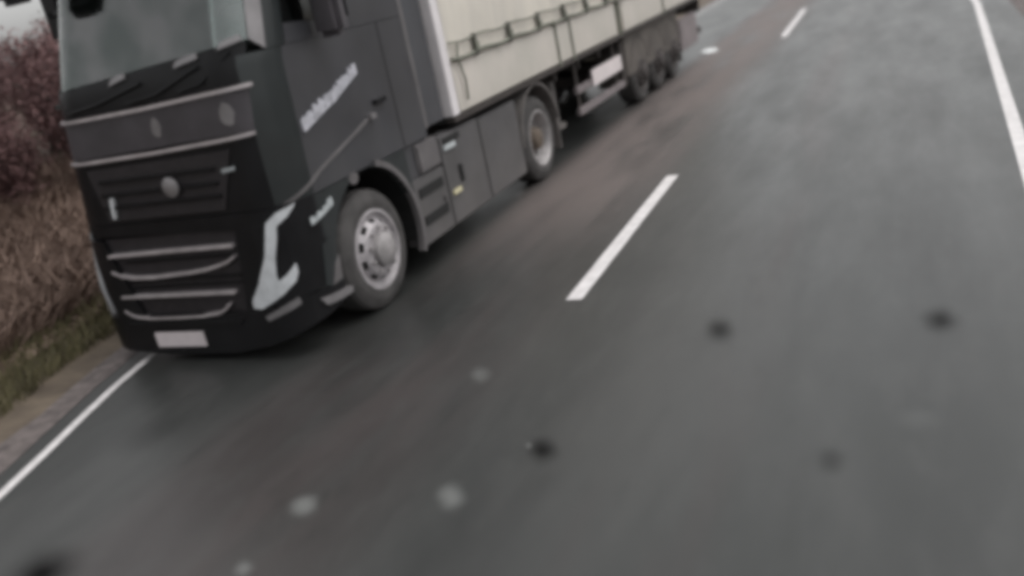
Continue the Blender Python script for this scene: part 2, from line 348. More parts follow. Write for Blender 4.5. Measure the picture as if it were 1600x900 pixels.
# lettering on the near side: an illegible slanted line of pale letters, larger at the front
def slant(s, t, h): # along the slanted baseline
    return s, t
bm = bmesh.new()
def letters(bm, s0, z0, s1, z1, h, nlet, gap=.18, seed=1, off=(.012, .02)):
    rnd = random.Random(seed); L = (s1-s0)/nlet; k = (z1-z0)/(s1-s0)
    for i in range(nlet):
        a = s0+L*(i+gap*.2); b = s0+L*(i+1-gap*.3); za = z0+k*(a-s0); zb = z0+k*(b-s0); hh = h*(.8+.35*rnd.random()); kind = rnd.randrange(4)
        t = L*.42; m_ = (a+b)/2; zm = (za+zb)/2
        wrap([(a, za), (a+t, za+k*t), (a+t, za+k*t+hh), (a, za+hh)], *off, bm)
        if kind != 3: wrap([(b-t, zb-k*t), (b, zb), (b, zb+hh*(.9 if kind else .6)), (b-t, zb-k*t+hh*.9)], *off, bm)
        if kind != 1: wrap([(a, za+hh*.38), (b, zb+hh*.38), (b, zb+hh*.66), (a, za+hh*.66)], off[0]-.001, off[1]+.001, bm)
        if kind != 0: wrap([(a, za), (b, zb), (b, zb+hh*.2), (a, za+hh*.2)], off[0]-.002, off[1]+.002, bm)
letters(bm, -.05, 1.70, -.50, 1.835, .115, 5, gap=.10, seed=3)
letters(bm, -.51, 1.83, -.965, 2.0, .095, 7, gap=.10, seed=5)
wrap([(-.05, 1.71), (-.50, 1.84), (-.50, 1.92), (-.05, 1.79)], .0, .008, bm); wrap([(-.51, 1.845), (-.965, 2.01), (-.965, 2.07), (-.51, 1.91)], .0, .008, bm)
P('door_lettering', bm, 'letter')
bm = bmesh.new(); letters(bm, .150, 1.02, -.143, 1.10, .062, 4, seed=8, off=(.03, .038)); P('fender_lettering', bm, 'letter_w')
P('door_handle', wrap([(-.98, 1.64), (-1.06, 1.64), (-1.06, 1.60), (-.98, 1.60)], .0, .05), 'dull')
P('door_handle', wrap(rect(-1.30, -1.12, 1.70, 1.74), .0, .04), 'front')
# door gap lines (recessed seams modelled as thin dark mouldings)
P('door_seam', wrap(strip([(-1.47, 1.25), (-1.48, 1.25)], .001) if False else [(-1.47, 1.245), (-1.485, 1.245), (-1.485, 2.36), (-1.47, 2.36)], .0, .003), 'under')
# upper cab with windows
P('pillar_strip', wrap([(.12, 2.37), (.255, 2.46), (.255, 3.25), (.12, 3.25)], -.03, .004), 'dull', smooth=True)  # pale strip beside the windscreen edge
P('front_pillar', wrap([(-.10, 2.365), (.115, 2.365), (.115, 3.25), (-.10, 3.25)], -.06, .0), 'paint', smooth=True)
P('front_pillar', wrap([(SEND-.28, 2.365), (SEND+.10, 2.365), (SEND+.10, 3.25), (SEND-.28, 3.25)], -.06, .0), 'paint', smooth=True)
P('windscreen', wrap([(.26, 2.46), (SEND-.285, 2.335), (SEND-.285, 3.25), (.26, 3.25)], -.02, -.014), 'glass', smooth=True)
P('door_window', wrap([(-.11, 2.52), (-1.05, 2.47), (-1.05, 3.2), (-.25, 3.2)], -.03, -.024), 'sideglass')
P('door_window', wrap([(SEND+.11, 2.52), (SEND+1.05, 2.47), (SEND+1.05, 3.2), (SEND+.11, 3.2)], -.03, -.024), 'sideglass')
P('window_sill', wrap([(-.11, 2.365), (-1.08, 2.365), (-1.08, 2.465), (-.11, 2.515)], -.05, .0), 'side', smooth=True)
P('window_sill', wrap([(SEND+.11, 2.365), (SEND+1.08, 2.365), (SEND+1.08, 2.465), (SEND+.11, 2.515)], -.05, .0), 'side', smooth=True)
P('sleeper_side', wrap(rect(-1.93, -1.085, 2.365, 3.25), -.05, .0), 'side', smooth=True)
P('sleeper_side', wrap(rect(SEND+1.085, SEND+1.93, 2.365, 3.25), -.05, .0), 'side', smooth=True)
P('roof_fairing', wrap([(-1.93, 3.255), (SEND+1.93, 3.255), (SEND+1.93, 3.75), (SEND-.2, 3.75), (.2, 3.75), (-1.93, 3.75)], -.06, .0), 'paint', smooth=True)
bm = bx(-2.3, -.08, 1.0, 2.33, 3.70, 3.74); P('roof', bm, 'paint')
P('sun_visor', wrap([(.3, 3.1), (SEND-.3, 3.1), (SEND-.3, 3.26), (.3, 3.26)], .10, .13), 'front', smooth=True)
P('rear_wall', bx(-2.33, -.05, 2.27, 2.33, .95, 3.72), 'interior')
P('cab_floor', bx(-2.3, -.08, .3, 2.26, 2.2, 2.24), 'interior')
P('dashboard', bx(-2.15, -.2, .28, .62, 2.24, 2.42, bev=.03), 'interior')
bm = bmesh.new()
tube(bm, [(-.62+.0+.22*cos(a*pi/10), .78+.10*sin(a*pi/10), 2.55+.2*sin(a*pi/10)) for a in range(21)], .018, 8); tube(bm, [(-.62, .78, 2.55), (-.62, .6, 2.4)], .04); P('steering_wheel', bm, 'under', smooth=True)
for x in (-.62, -1.78):
    bm = bmesh.new(); box(bm, x-.27, x+.27, 1.05, 1.6, 2.25, 2.5, bev=.06); box(bm, x-.26, x+.26, 1.5, 1.7, 2.45, 3.05, bev=.07); box(bm, x-.14, x+.14, 1.54, 1.68, 3.04, 3.24, bev=.05); P('seat', bm, 'seat', smooth=True)
# the wipers, then pale pieces added for reflections at the windscreen foot
for pts in ([(2.25, 2.17), (1.9, 2.20), (1.35, 2.30)], [(1.55, 2.17), (1.2, 2.20), (.70, 2.34)], [(.95, 2.19), (.7, 2.22), (.40, 2.40)]):
    bm = bmesh.new(); tube(bm, [shell(s, z, .02) for s, z in pts], .012, 6); P('wiper', bm, 'front', smooth=True)
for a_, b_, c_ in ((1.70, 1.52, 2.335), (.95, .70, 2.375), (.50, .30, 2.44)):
    P('glint_patch', wrap([(b_, c_+.02), (a_, c_-.015), (a_-.03, c_+.03), ((a_+b_)/2, c_+.05), (b_+.02, c_+.06)], .0, .03), 'dull', smooth=True)
# mirrors
m_ = P('mirror', bx(.04, .30, .86, 1.02, 2.34, 3.0, bev=.05), 'band', smooth=True)
for z in (2.72, 2.95):
    bm = bmesh.new(); tube(bm, [(-.02, .62, z), (.17, .93, z+.02)], .03); link('mirror_arm', bm, M['front'], m_)
m_ = P('mirror', bx(-2.74, -2.48, .86, 1.02, 2.72, 3.35, bev=.05), 'front', smooth=True)
bm = bmesh.new(); tube(bm, [(-2.35, .62, 2.95), (-2.6, .93, 2.98)], .03); link('mirror_arm', bm, M['front'], m_)
m_ = P('mirror', bx(-1.98, -1.66, -.18, -.02, 3.03, 3.26, bev=.05), 'front', smooth=True)
bm = bmesh.new(); tube(bm, [(-1.85, -.14, 3.1), (-1.85, .15, 3.26)], .025); link('mirror_arm', bm, M['front'], m_)
# side deflector behind the cab
P('side_deflector', bx(-.09, -.03, 2.335, 2.80, 1.30, 3.7, bev=.01), 'deflector', smooth=True)
P('deflector_edge', bx(-.03, -.018, 2.36, 2.42, 1.30, 3.7), 'arch')
P('side_deflector', bx(-2.35, -2.29, 2.335, 2.80, 1.24, 3.7, bev=.01), 'deflector', smooth=True)
P('rear_cab_skirt', bx(-.09, -.028, 1.86, 2.33, .9, 1.232, bev=.01), 'side', smooth=True)
# side fairings between the axles, three panels with their seams, a step and lamps
f = P('side_fairing', bx(-.20, 0, 1.845, 2.50, .27, .90, bev=.015), 'fairing', smooth=True)
for z in (.45, .72): link('step', bx(.0, .012, 1.93, 2.42, z, z+.09), M['under'], f)
P('side_fairing', bx(-.20, 0, 2.51, 3.45, .27, 1.17, bev=.015), 'fairing', smooth=True)
P('side_fairing', bx(-.20, 0, 3.46, 4.52, .27, 1.15, bev=.015), 'fairing', smooth=True)
P('upper_step', bx(-.25, .01, 2.05, 2.49, .92, 1.20, bev=.02), 'arch', smooth=True)
P('step_recess', bx(0, .016, 2.60, 2.95, 1.08, 1.14), 'under')
P('pale_sticker', bx(0, .02, 2.58, 2.82, 1.02, 1.07), 'letter_w')
P('fuel_cap', bx(0, .02, 2.81, 2.88, .64, .82, bev=.008), 'under')
P('amber_marker', bx(0, .022, 2.58, 2.76, .56, .61, bev=.005), 'amber')
P('bracket', bx(0, .018, 2.38, 2.46, .57, .62), 'fairing')
P('far_side_fairing', bx(-2.36, -2.16, 1.845, 4.5, .27, 1.15), 'fairing').name = 'side_fairing'
# drive axle mudguard
bm = bmesh.new(); cy, cz = 5.22, .56
for r0, r1, x0, x1 in ((.63, .66, -.64, .0),):
    A = []
    for i in range(25):
        a = radians(8+172*i/24); A.append([bm.verts.new((x, cy+r*cos(a), cz+r*sin(a))) for x, r in ((x0, r0), (x1, r0), (x1, r1), (x0, r1))])
    for p, q in zip(A, A[1:]):
        for k in range(4): bm.faces.new((p[k], p[(k+1) % 4], q[(k+1) % 4], q[k]))
    bm.faces.new(A[0]); bm.faces.new(A[-1][::-1])
P('mudguard', bm, 'guard', smooth=True)
P('mud_flap', bx(-.62, -.04, 5.86, 5.89, .25, .75), 'guard')
wheel(T, (-.03, 1.09, .522), .53, .33, 'wheel')
wheel(T, (-2.30, 1.09, .522), .53, .33, 'wheel', sx=-1)
wheel(T, (-.05, 5.22, .53), .53, .33, 'wheel', 'rimd', True)
wheel(T, (-2.33, 5.22, .55), .55, .33, 'wheel', 'rimd', True, sx=-1)

# ------------------------------------------------------------ the trailer
Q = thing('semi_trailer', 'cream tarpaulin semi trailer coupled behind the black tractor unit', 'trailer', (-1.24, 9.1, 0))
def PT(name, bm, m, **k): return link(name, bm, M[m], Q, **k)
Y0, Y1 = 2.88, 15.42; TX = .02; ZT0, ZM, ZT1 = 1.295, 1.80, 4.0
# tarpaulin, gently puffed between the side posts
bm = bmesh.new(); nx, nz = 150, 22; g = []
for i in range(nx+1):
    y = Y0+.19+(Y1-Y0-.23)*i/nx; row = []
    for j in range(nz+1):
        z = ZM+.01+(ZT1-ZM-.01)*j/nz
        bul = .022*abs(sin(pi*(y-Y0)/2.5))*min(1, (z-ZM)*2) + .012*noise.noise(Vector((y*1.3, z*.8, 3)))+.005*noise.noise(Vector((y*5, z*1.5, 9)))
        row.append(bm.verts.new((TX+bul, y, z)))
    g.append(row)
for i in range(nx):
    for j in range(nz): bm.faces.new((g[i][j], g[i+1][j], g[i+1][j+1], g[i][j+1]))
PT('tarpaulin', bm, 'tarp', smooth=True, angle=180)
PT('trailer_body', bx(-2.5, TX-.03, Y0+.03, Y1-.01, 1.30, ZT1), 'tarp')
PT('corner_post', bx(-.10, TX+.02, Y0, Y0+.16, ZT0, ZT1, bev=.01), 'post')
PT('corner_post', bx(-.10, TX+.02, Y1-.06, Y1+.02, ZT0, ZT1, bev=.01), 'post')
PT('corner_post', bx(-2.55, -2.4, Y0, Y0+.16, ZT0, ZT1, bev=.01), 'post')
# drop-side boards, joints at the posts
ys = [Y0+.17, 6.16, 6.74, 8.95, 9.3, 12.0, 12.1, Y1-.07]
for a, b in zip(ys, ys[1:]):
    if b-a > .4: PT('dropside_board', bx(-.03, TX+.012, a+.012, b-.012, ZT0+.01, ZM-.01, bev=.008), 'drop')
for y in (6.16, 6.74, 9.12, 12.05): PT('side_post', bx(-.02, TX+.03, y-.03, y+.03, ZT0-.03, ZM+.05), 'cord')
def cord(zs, r, y0=Y0+.16):
    bm = bmesh.new(); pts = []
    n = 110
    for i in range(n+1):
        y = y0+(Y1-.1-y0)*i/n; pts.append((TX+.045, y, zs+.012*sin((y-3.62)*2*pi/.95)+.006*noise.noise(Vector((y*2, zs, 0)))))
    tube(bm, pts, r, 6); return bm
PT('lacing_cord', cord(1.995, .011), 'cord', smooth=True)
PT('lacing_cord', cord(1.835, .020), 'cord', smooth=True)
bm = bmesh.new(); tube(bm, [(TX+.05, 3.22, 1.97), (TX+.05, 3.17, 1.85), (TX+.05, 3.21, 1.72), (TX+.05, 3.25, 1.60), (TX+.05, 3.22, 1.40)], .012, 6); PT('lacing_cord', bm, 'cord', smooth=True)
y = 3.66
while y < Y1-.2:
    st = PT('strap', bx(TX+.02, TX+.06, y-.028, y+.028, 1.79, 2.02, bev=.006), 'buckle')
    link('buckle', bx(TX+.06, TX+.075, y-.04, y+.04, 1.85, 1.93), M['cord'], st)
    y += .96
PT('floor_rail', bx(-.06, TX+.02, Y0, Y1, 1.23, 1.29, bev=.006), 'chassis')
PT('floor_rail', bx(-2.55, -2.45, Y0, Y1, 1.23, 1.29, bev=.006), 'chassis')
PT('floor_underside', bx(-2.45, -.07, Y0, Y1, 1.235, 1.275), 'under')
bm = bmesh.new(); box(bm, -.86, -.72, 3.3, 15.3, .98, 1.23); box(bm, -1.78, -1.64, 3.3, 15.3, .98, 1.23)
for k in range(9): box(bm, -2.4, -.1, 6.2+k, 6.28+k, 1.08, 1.22)
PT('chassis_beams', bm, 'chassis')
for x in (-.35, -2.2):
    bm = bmesh.new(); box(bm, x-.08, x+.08, 6.42, 6.58, .45, 1.2, bev=.01); box(bm, x-.14, x+.14, 6.36, 6.64, .38, .45, bev=.01); PT('landing_leg', bm, 'guard')
for z in (.46, .76): PT('side_guard_rail', bx(-.10, -.04, 6.85, 9.15, z, z+.10, bev=.01), 'skirt')
PT('side_guard_post', bx(-.12, -.10, 7.0, 7.08, .46, 1.23), 'chassis'); PT('side_guard_post', bx(-.12, -.10, 8.9, 8.98, .46, 1.23), 'chassis')
PT('white_side_panel', bx(-.035, -.01, 7.52, 9.02, .755, .985, bev=.004), 'whitepanel')
PT('pallet_box', bx(-.5, -.06, 9.2, 9.35, .45, 1.15), 'chassis')
for y in (10.25, 11.5, 12.75):
    bm = bmesh.new(); A = []
    for i in range(17):
        a = radians(15+150*i/16); A.append([bm.verts.new((x, y+r*cos(a), .52+r*sin(a))) for x, r in ((-.5, .58), (-.04, .58), (-.04, .61), (-.5, .61))])
    for p, q in zip(A, A[1:]):
        for k in range(4): bm.faces.new((p[k], p[(k+1) % 4], q[(k+1) % 4], q[k]))
    PT('mudguard', bm, 'chassis', smooth=True)
    wheel(Q, (-.06, y, .51), .51, .36, 'wheel', 'rimt', False)
    wheel(Q, (-2.42, y, .51), .51, .36, 'wheel', 'rimd', False, sx=-1)
PT('wheel_valance', bx(-.10, -.045, 9.40, 13.36, .56, 1.225, bev=.008), 'valance')
for i_, y in enumerate((10.25, 11.5, 12.75)): PT('axle_beam', bx(-2.3, -.2, y-.07, y+.07, .44, .58), 'chassis')
PT('rear_side_skirt', bx(-.09, -.04, 13.45, 15.1, .36, 1.0, bev=.01), 'skirt')
PT('mud_flap', bx(-.55, -.06, 13.38, 13.41, .2, .8), 'chassis')
PT('rear_bumper_bar', bx(-2.45, -.02, 15.28, 15.42, .5, .64, bev=.02), 'guard')
PT('rear_lamp_panel', bx(-2.48, 0, 15.30, 15.43, .95, 1.22, bev=.01), 'chassis')

# ------------------------------------------------------------ road and ground
def asphalt():
    m = bpy.data.materials.new('wet_asphalt'); m.use_nodes = True; t = m.node_tree; n = t.nodes; l = t.links; b = n['Principled BSDF']
    g = n.new('ShaderNodeNewGeometry'); sx = n.new('ShaderNodeSeparateXYZ'); l.new(g.outputs['Position'], sx.inputs[0])
    def nz(scale, detail, st=(1, 1, 1), rough=.6):
        mp = n.new('ShaderNodeMapping'); mp.inputs['Scale'].default_value = st; l.new(g.outputs['Position'], mp.inputs['Vector'])
        q = n.new('ShaderNodeTexNoise'); q.inputs['Scale'].default_value = scale; q.inputs['Detail'].default_value = detail; q.inputs['Roughness'].default_value = rough
        l.new(mp.outputs[0], q.inputs['Vector']); return q.outputs['Fac']
    def math_(op, a, bb, clamp=False):
        q = n.new('ShaderNodeMath'); q.operation = op; q.use_clamp = clamp
        for i, v in enumerate((a, bb)):
            if v is None: continue
            if isinstance(v, (int, float)): q.inputs[i].default_value = v
            else: l.new(v, q.inputs[i])
        return q.outputs[0]
    def mixc(f, a, c):
        q = n.new('ShaderNodeMix'); q.data_type = 'RGBA'
        l.new(f, q.inputs['Factor'])
        for k, v in (('A', a), ('B', c)):
            if isinstance(v, tuple): q.inputs[k].default_value = (*v, 1)
            else: l.new(v, q.inputs[k])
        return q.outputs['Result']
    def ramp(v, a, c):
        q = n.new('ShaderNodeMapRange'); q.inputs['From Min'].default_value = a; q.inputs['From Max'].default_value = c; q.interpolation_type = 'SMOOTHSTEP'; l.new(v, q.inputs['Value']); return q.outputs[0]
    big = nz(.55, 3, (1, .35, 1)); col = mixc(ramp(big, .35, .65), (.026, .028, .027), (.040, .041, .040))
    # reddish, browner patches where mud has been carried along the wheel paths
    red = nz(.8, 3, (1, .18, 1)); band = math_('MULTIPLY', ramp(sx.outputs['X'], -.4, .3), ramp(sx.outputs['X'], 2.1, 1.0))
    col = mixc(math_('MULTIPLY', math_('MULTIPLY', ramp(red, .35, .6), band), .55), col, (.052, .040, .039))
    b3 = math_('MULTIPLY', ramp(sx.outputs['X'], 2.6, 2.9), ramp(sx.outputs['X'], 3.5, 3.15))
    col = mixc(math_('MULTIPLY', b3, math_('MULTIPLY', ramp(red, .40, .62), .5)), col, (.052, .040, .039))
    # wheel tracks
    for xc in (.35, 2.2, 4.35):
        d = math_('ABSOLUTE', math_('SUBTRACT', sx.outputs['X'], xc), None)
        col = mixc(math_('MULTIPLY', ramp(d, .45, .1), .30), col, (.020, .020, .020))
    mott = nz(5, 6, (1, .3, 1), .7); col = mixc(math_('MULTIPLY', ramp(mott, .48, .66), .30), col, (.055, .056, .054)); col = mixc(math_('MULTIPLY', ramp(mott, .47, .34), .35), col, (.020, .021, .020))
    # film of muddy spray along the truck's near side, duller than the wet lane
    film = math_('MULTIPLY', math_('MULTIPLY', ramp(sx.outputs['X'], -.35, .25), ramp(sx.outputs['X'], 2.0, .9)), ramp(sx.outputs['Y'], .8, 5.0))
    film = math_('MULTIPLY', film, ramp(nz(1.1, 4, (1, .2, 1)), .25, .55))
    col = mixc(film, col, (.112, .092, .086))
    grain = nz(130, 2); col = mixc(math_('MULTIPLY', ramp(grain, .58, .76), .6), col, (.14, .14, .135))
    # dark and pale blots added to the asphalt for drops on the camera's windscreen
    warp = n.new('ShaderNodeTexNoise'); warp.inputs['Scale'].default_value = 6; warp.inputs['Detail'].default_value = 3; l.new(g.outputs['Position'], warp.inputs['Vector'])
    vm = n.new('ShaderNodeVectorMath'); vm.operation = 'MULTIPLY_ADD'; l.new(warp.outputs['Color'], vm.inputs[0]); vm.inputs[1].default_value = (.06, .06, 0); l.new(g.outputs['Position'], vm.inputs[2])
    dry = None  # mask that takes the gloss off the dark blots
    def spot(x, y, rc, ra, amt, c):
        """a round-cornered blot, ra long and rc wide, lying at an angle across the lane"""
        nonlocal col, dry
        d = Vector((x-4.32, y+5.29)).normalized()
        a = n.new('ShaderNodeVectorMath'); a.operation = 'SUBTRACT'; l.new(vm.outputs[0], a.inputs[0]); a.inputs[1].default_value = (x+.03, y+.03, 0)
        q = []
        for e, rr in ((d, ra), (Vector((-d.y, d.x)), rc)):
            k = n.new('ShaderNodeVectorMath'); k.operation = 'DOT_PRODUCT'; l.new(a.outputs[0], k.inputs[0]); k.inputs[1].default_value = (e.x/rr, e.y/rr, 0); q.append(math_('POWER', math_('ABSOLUTE', k.outputs['Value'], None), 2))
        f_ = math_('MULTIPLY', ramp(math_('SQRT', math_('ADD', q[0], q[1]), None), 1.35, .1), amt)
        col = mixc(f_, col, c)
        if c[0] < .05: dry = f_ if dry is None else math_('MAXIMUM', dry, f_)
    for x, y, rc, ra, a in ((3.01, .36, .10, .23, .85), (4.37, .43, .11, .22, .9), (2.30, -1.24, .09, .16, .95), (3.84, -1.24, .075, .13, .5), (2.58, 7.44, .2, .7, .45), (-.75, -1.2, .25, .3, .35), (-.12, -2.66, .2, .28, 1), (-.9, -2.75, .2, .2, .8)):
        spot(x, y, rc, ra, a, (.010, .010, .010))
    for x, y, rc, ra, a in ((1.48, -.30, .075, .14, .4), (1.10, -1.90, .08, .12, .75), (1.95, -1.73, .075, .14, .65), (1.11, -2.45, .05, .07, .6), (4.24, -.82, .12, .12, .12), (2.2, -1.2, .015, .03, .8)):
        spot(x, y, rc, ra, a, (.17, .175, .17))
    l.new(col, b.inputs['Base Color'])
    rg = n.new('ShaderNodeMapRange'); rg.inputs['To Min'].default_value = .28; rg.inputs['To Max'].default_value = .44; l.new(nz(1.6, 5, (1, .22, 1), .65), rg.inputs['Value']); rg.inputs['From Min'].default_value = .3; rg.inputs['From Max'].default_value = .7; l.new(math_('ADD', rg.outputs[0], math_('MULTIPLY', film, .32)), b.inputs['Roughness'])
    sp = n.new('ShaderNodeMapRange'); sp.inputs['To Min'].default_value = .5; sp.inputs['To Max'].default_value = .0; l.new(dry, sp.inputs['Value']); l.new(sp.outputs[0], b.inputs['Specular IOR Level'])
    bp = n.new('ShaderNodeBump'); bp.inputs['Strength'].default_value = .35; bp.inputs['Distance'].default_value = .004; l.new(nz(110, 3), bp.inputs['Height']); l.new(bp.outputs[0], b.inputs['Normal'])
    return m
M['asphalt'] = asphalt()
M['line'] = mat('road_paint', (.56, .54, .54), .6, .14, 8, tint=(.62, .60, .60), bump=.3, bscale=90)
M['gravel'] = mat('gravel_shoulder', (.095, .080, .078), .9, .4, 9, bump=.8, bscale=45, tint=(.13, .11, .105))
M['soil'] = mat('brown_verge_soil', (.085, .064, .050), .95, .5, 1.6, bump=1, bscale=14, tint=(.12, .095, .07))
M['bank'] = mat('leaf_litter', (.095, .062, .045), .95, .5, 2.2, bump=1, bscale=9, tint=(.13, .095, .07))

def lineX(y):   # left edge line: the road is wider before the truck
    pts = [(-14, .9), (-6, -.25), (-2.06, -1.23), (-1.1, -1.60), (-.06, -1.96), (2, -2.28), (6, -2.45), (400, -2.45)]
    for (a, xa), (b, xb) in zip(pts, pts[1:]):
        if y <= b: return xa+(xb-xa)*max(0, (y-a))/(b-a)
    return pts[-1][1]
def lineS(y): return sum(lineX(y+d) for d in (-.6, -.3, 0, .3, .6))/5
YS = [-60, -30, -14] + [-12+i*.5 for i in range(60)] + [20, 30, 50, 80, 120, 200, 300, 399]
def ribbon(name, fa, fb, z, m, kind='structure', sub=1):
    bm = bmesh.new(); rows = []
    for y in YS: rows.append([bm.verts.new((fa(y)+(fb(y)-fa(y))*k/sub, y, z)) for k in range(sub+1)])
    for A, B in zip(rows, rows[1:]):
        for k in range(sub): bm.faces.new((A[k], A[k+1], B[k+1], B[k]))
    o = link(name, bm, M[m]); 
    if kind: o['kind'] = kind
    return o
def ground_h(x, y):
    e = lineS(y)-.62
    if x < e:
        d = e-x; h = .02+.10*min(d, 1)+ .55*max(0, min(1, (d-1.0)/3.0))**1.3 + .5*max(0, min(1, (d-4)/6)) + .05*noise.noise(Vector((x*1.2, y*1.2, 0)))*min(1, d)
        return h-.03
    if x > 6.25:
        d = x-6.25; return -.01+.05*min(d, 1)+.8*max(0, min(1, (d-1)/4)) + .05*noise.noise(Vector((x, y, 5)))*min(1, d)
    return -.04
bm = bmesh.new()
xs = [-1500, -500, -200, -80, -40, -25, -18] + [-14+.4*i for i in range(62)] + [11.5, 13, 16, 22, 35, 80, 200, 500, 1500]
ysg = [-1500, -500, -200, -80, -40, -25] + [-18+.5*i for i in range(96)] + [31, 33, 36, 40, 46, 55, 70, 100, 150, 250, 500, 1500]
G = [[bm.verts.new((x, y, ground_h(x, y))) for y in ysg] for x in xs]
for i in range(len(xs)-1):
    for j in range(len(ysg)-1): bm.faces.new((G[i][j], G[i+1][j], G[i+1][j+1], G[i][j+1]))
gr = link('ground', bm, M['soil'], smooth=True, angle=180); gr['kind'] = 'structure'
r = ribbon('road', lambda y: lineS(y)-.25, lambda y: 6.15, 0, 'asphalt', sub=2)
ribbon('gravel_shoulder', lambda y: lineS(y)-.52-.04*sin(y*3.1)-.03*sin(y*7.7), lambda y: lineS(y)-.22, .004, 'gravel')
ribbon('gravel_shoulder', lambda y: 6.08, lambda y: 6.45+.05*sin(y*2.3), .004, 'gravel')
def rline(y): return 5.20+.30*min(1, max(-1, (y-5)/12))
o = ribbon('edge_line', lambda y: lineS(y)-.04, lambda y: lineS(y)+.04, .008, 'line', None); tag(o, 'thin white edge line running under the truck on the left', 'road marking'); 
o = ribbon('edge_line', lambda y: rline(y)-.065, lambda y: rline(y)+.065, .008, 'line', None); tag(o, 'solid white edge line along the right side of the road', 'road marking')
def dash(x0, y0, x1, y1, label):
    bm = bmesh.new(); h = .068; rows = []
    for i in range(13):
        t = i/12; x = x0+(x1-x0)*t; y = y0+(y1-y0)*t; j = .006*noise.noise(Vector((y*9, 1, 0)))
        rows.append((bm.verts.new((x-h+j, y, .006)), bm.verts.new((x+h+j, y, .006)), bm.verts.new((x+h+j, y, .010)), bm.verts.new((x-h+j, y, .010))))
    for A, B in zip(rows, rows[1:]):
        for k in range(4): bm.faces.new((A[k], A[(k+1) % 4], B[(k+1) % 4], B[k]))
    bm.faces.new(rows[0]); bm.faces.new(rows[-1][::-1])
    tag(link('lane_dash', bm, M['line'], loc=((x0+x1)/2, (y0+y1)/2, 0)), label, 'road marking', 'white dashes of the lane divider')
dash(1.73, 1.0, 1.69, 4.72, 'long white lane dash beside the truck, nearest the viewer')
dash(1.57, 16.4, 1.48, 22.2, 'small far white lane dash beyond the trailer')
bm = bmesh.new()
pts = [(-.17, 15.66), (.02, 15.52), (.16, 15.66), (.19, 15.95), (.02, 16.08), (-.12, 15.98)]
v0 = [bm.verts.new((x, y, .005)) for x, y in pts]; v1 = [bm.verts.new((x*.9, 15.8+(y-15.8)*.9, .03+.03*random.random())) for x, y in pts]
bm.faces.new(v0[::-1]); bm.faces.new(v1)
for i in range(6): bm.faces.new((v0[i], v0[(i+1) % 6], v1[(i+1) % 6], v1[i]))
tag(link('litter_scrap', bm, M['paper'], loc=(0, 15.8, 0)), 'small crumpled white scrap on the asphalt behind the trailer', 'litter')

# ------------------------------------------------------------ verge vegetation
def leafmat(name, a, b, rough=.8):
    m = bpy.data.materials.new(name); m.use_nodes = True; t = m.node_tree; n = t.nodes; l = t.links; p = n['Principled BSDF']
    g = n.new('ShaderNodeNewGeometry'); cr = n.new('ShaderNodeValToRGB'); cr.color_ramp.elements[0].color = (*a, 1); cr.color_ramp.elements[1].color = (*b, 1)
    l.new(g.outputs['Random Per Island'], cr.inputs[0]); l.new(cr.outputs[0], p.inputs['Base Color']); p.inputs['Roughness'].default_value = rough
    return m
M['grass'] = leafmat('olive_grass', (.065, .058, .028), (.17, .15, .075))
M['drygrass'] = leafmat('dry_bracken', (.12, .078, .062), (.27, .19, .15))
M['hedgeleaf'] = leafmat('russet_leaves', (.10, .052, .054), (.20, .112, .108))
M['bark'] = mat('grey_brown_bark', (.06, .05, .045), .9, .4, 10)
def blades(name, m, cnt, area, h0, h1, wd, lean, label=None, seed=1):
    rnd = random.Random(seed); vs = []; fs = []
    i = 0
    while i < cnt:
        x, y = area(rnd); z = ground_h(x, y); h = rnd.uniform(h0, h1); a = rnd.uniform(0, 2*pi); w_ = wd*rnd.uniform(.6, 1.4)
        dx, dy = cos(a)*w_, sin(a)*w_; lx, ly = rnd.gauss(0, lean)*h, rnd.gauss(0, lean)*h; k = len(vs)
        vs += [(x-dx, y-dy, z-.02), (x+dx, y+dy, z-.02), (x+lx*.4+dx*.7, y+ly*.4+dy*.7, z+h*.6), (x+lx*.4-dx*.7, y+ly*.4-dy*.7, z+h*.6), (x+lx, y+ly, z+h)]
        fs += [(k, k+1, k+2, k+3), (k+3, k+2, k+4)]; i += 1
    me = bpy.data.meshes.new(name); me.from_pydata(vs, [], fs); me.materials.append(M[m]); o = bpy.data.objects.new(name, me); COL.objects.link(o)
    o['kind'] = 'stuff'; o['label'] = label; o['category'] = 'grass'; return o
def left_area(d0, d1, y0=-6, y1=26):
    def f(r):
        y = r.uniform(y0, y1) if r.random() < .4 else r.uniform(-3, 6); e = lineS(y)-.62; return e-(d0+(d1-d0)*r.random()**1.3), y
    return f
def right_area(r): return 6.5+5*r.random()**1.5, r.uniform(-5, 45)
blades('verge_grass', 'grass', 20000, left_area(.25, 1.6), .05, .20, .006, .5, 'short olive green grass along the left verge', 3)
blades('dead_bracken', 'drygrass', 42000, left_area(1.0, 6.5), .12, .5, .014, .7, 'brown dead bracken on the bank left of the truck', 4)
o = blades('right_verge_grass', 'drygrass', 22000, right_area, .06, .3, .010, .6, 'brown dry grass on the right hand verge', 5); o.name = 'verge_grass'
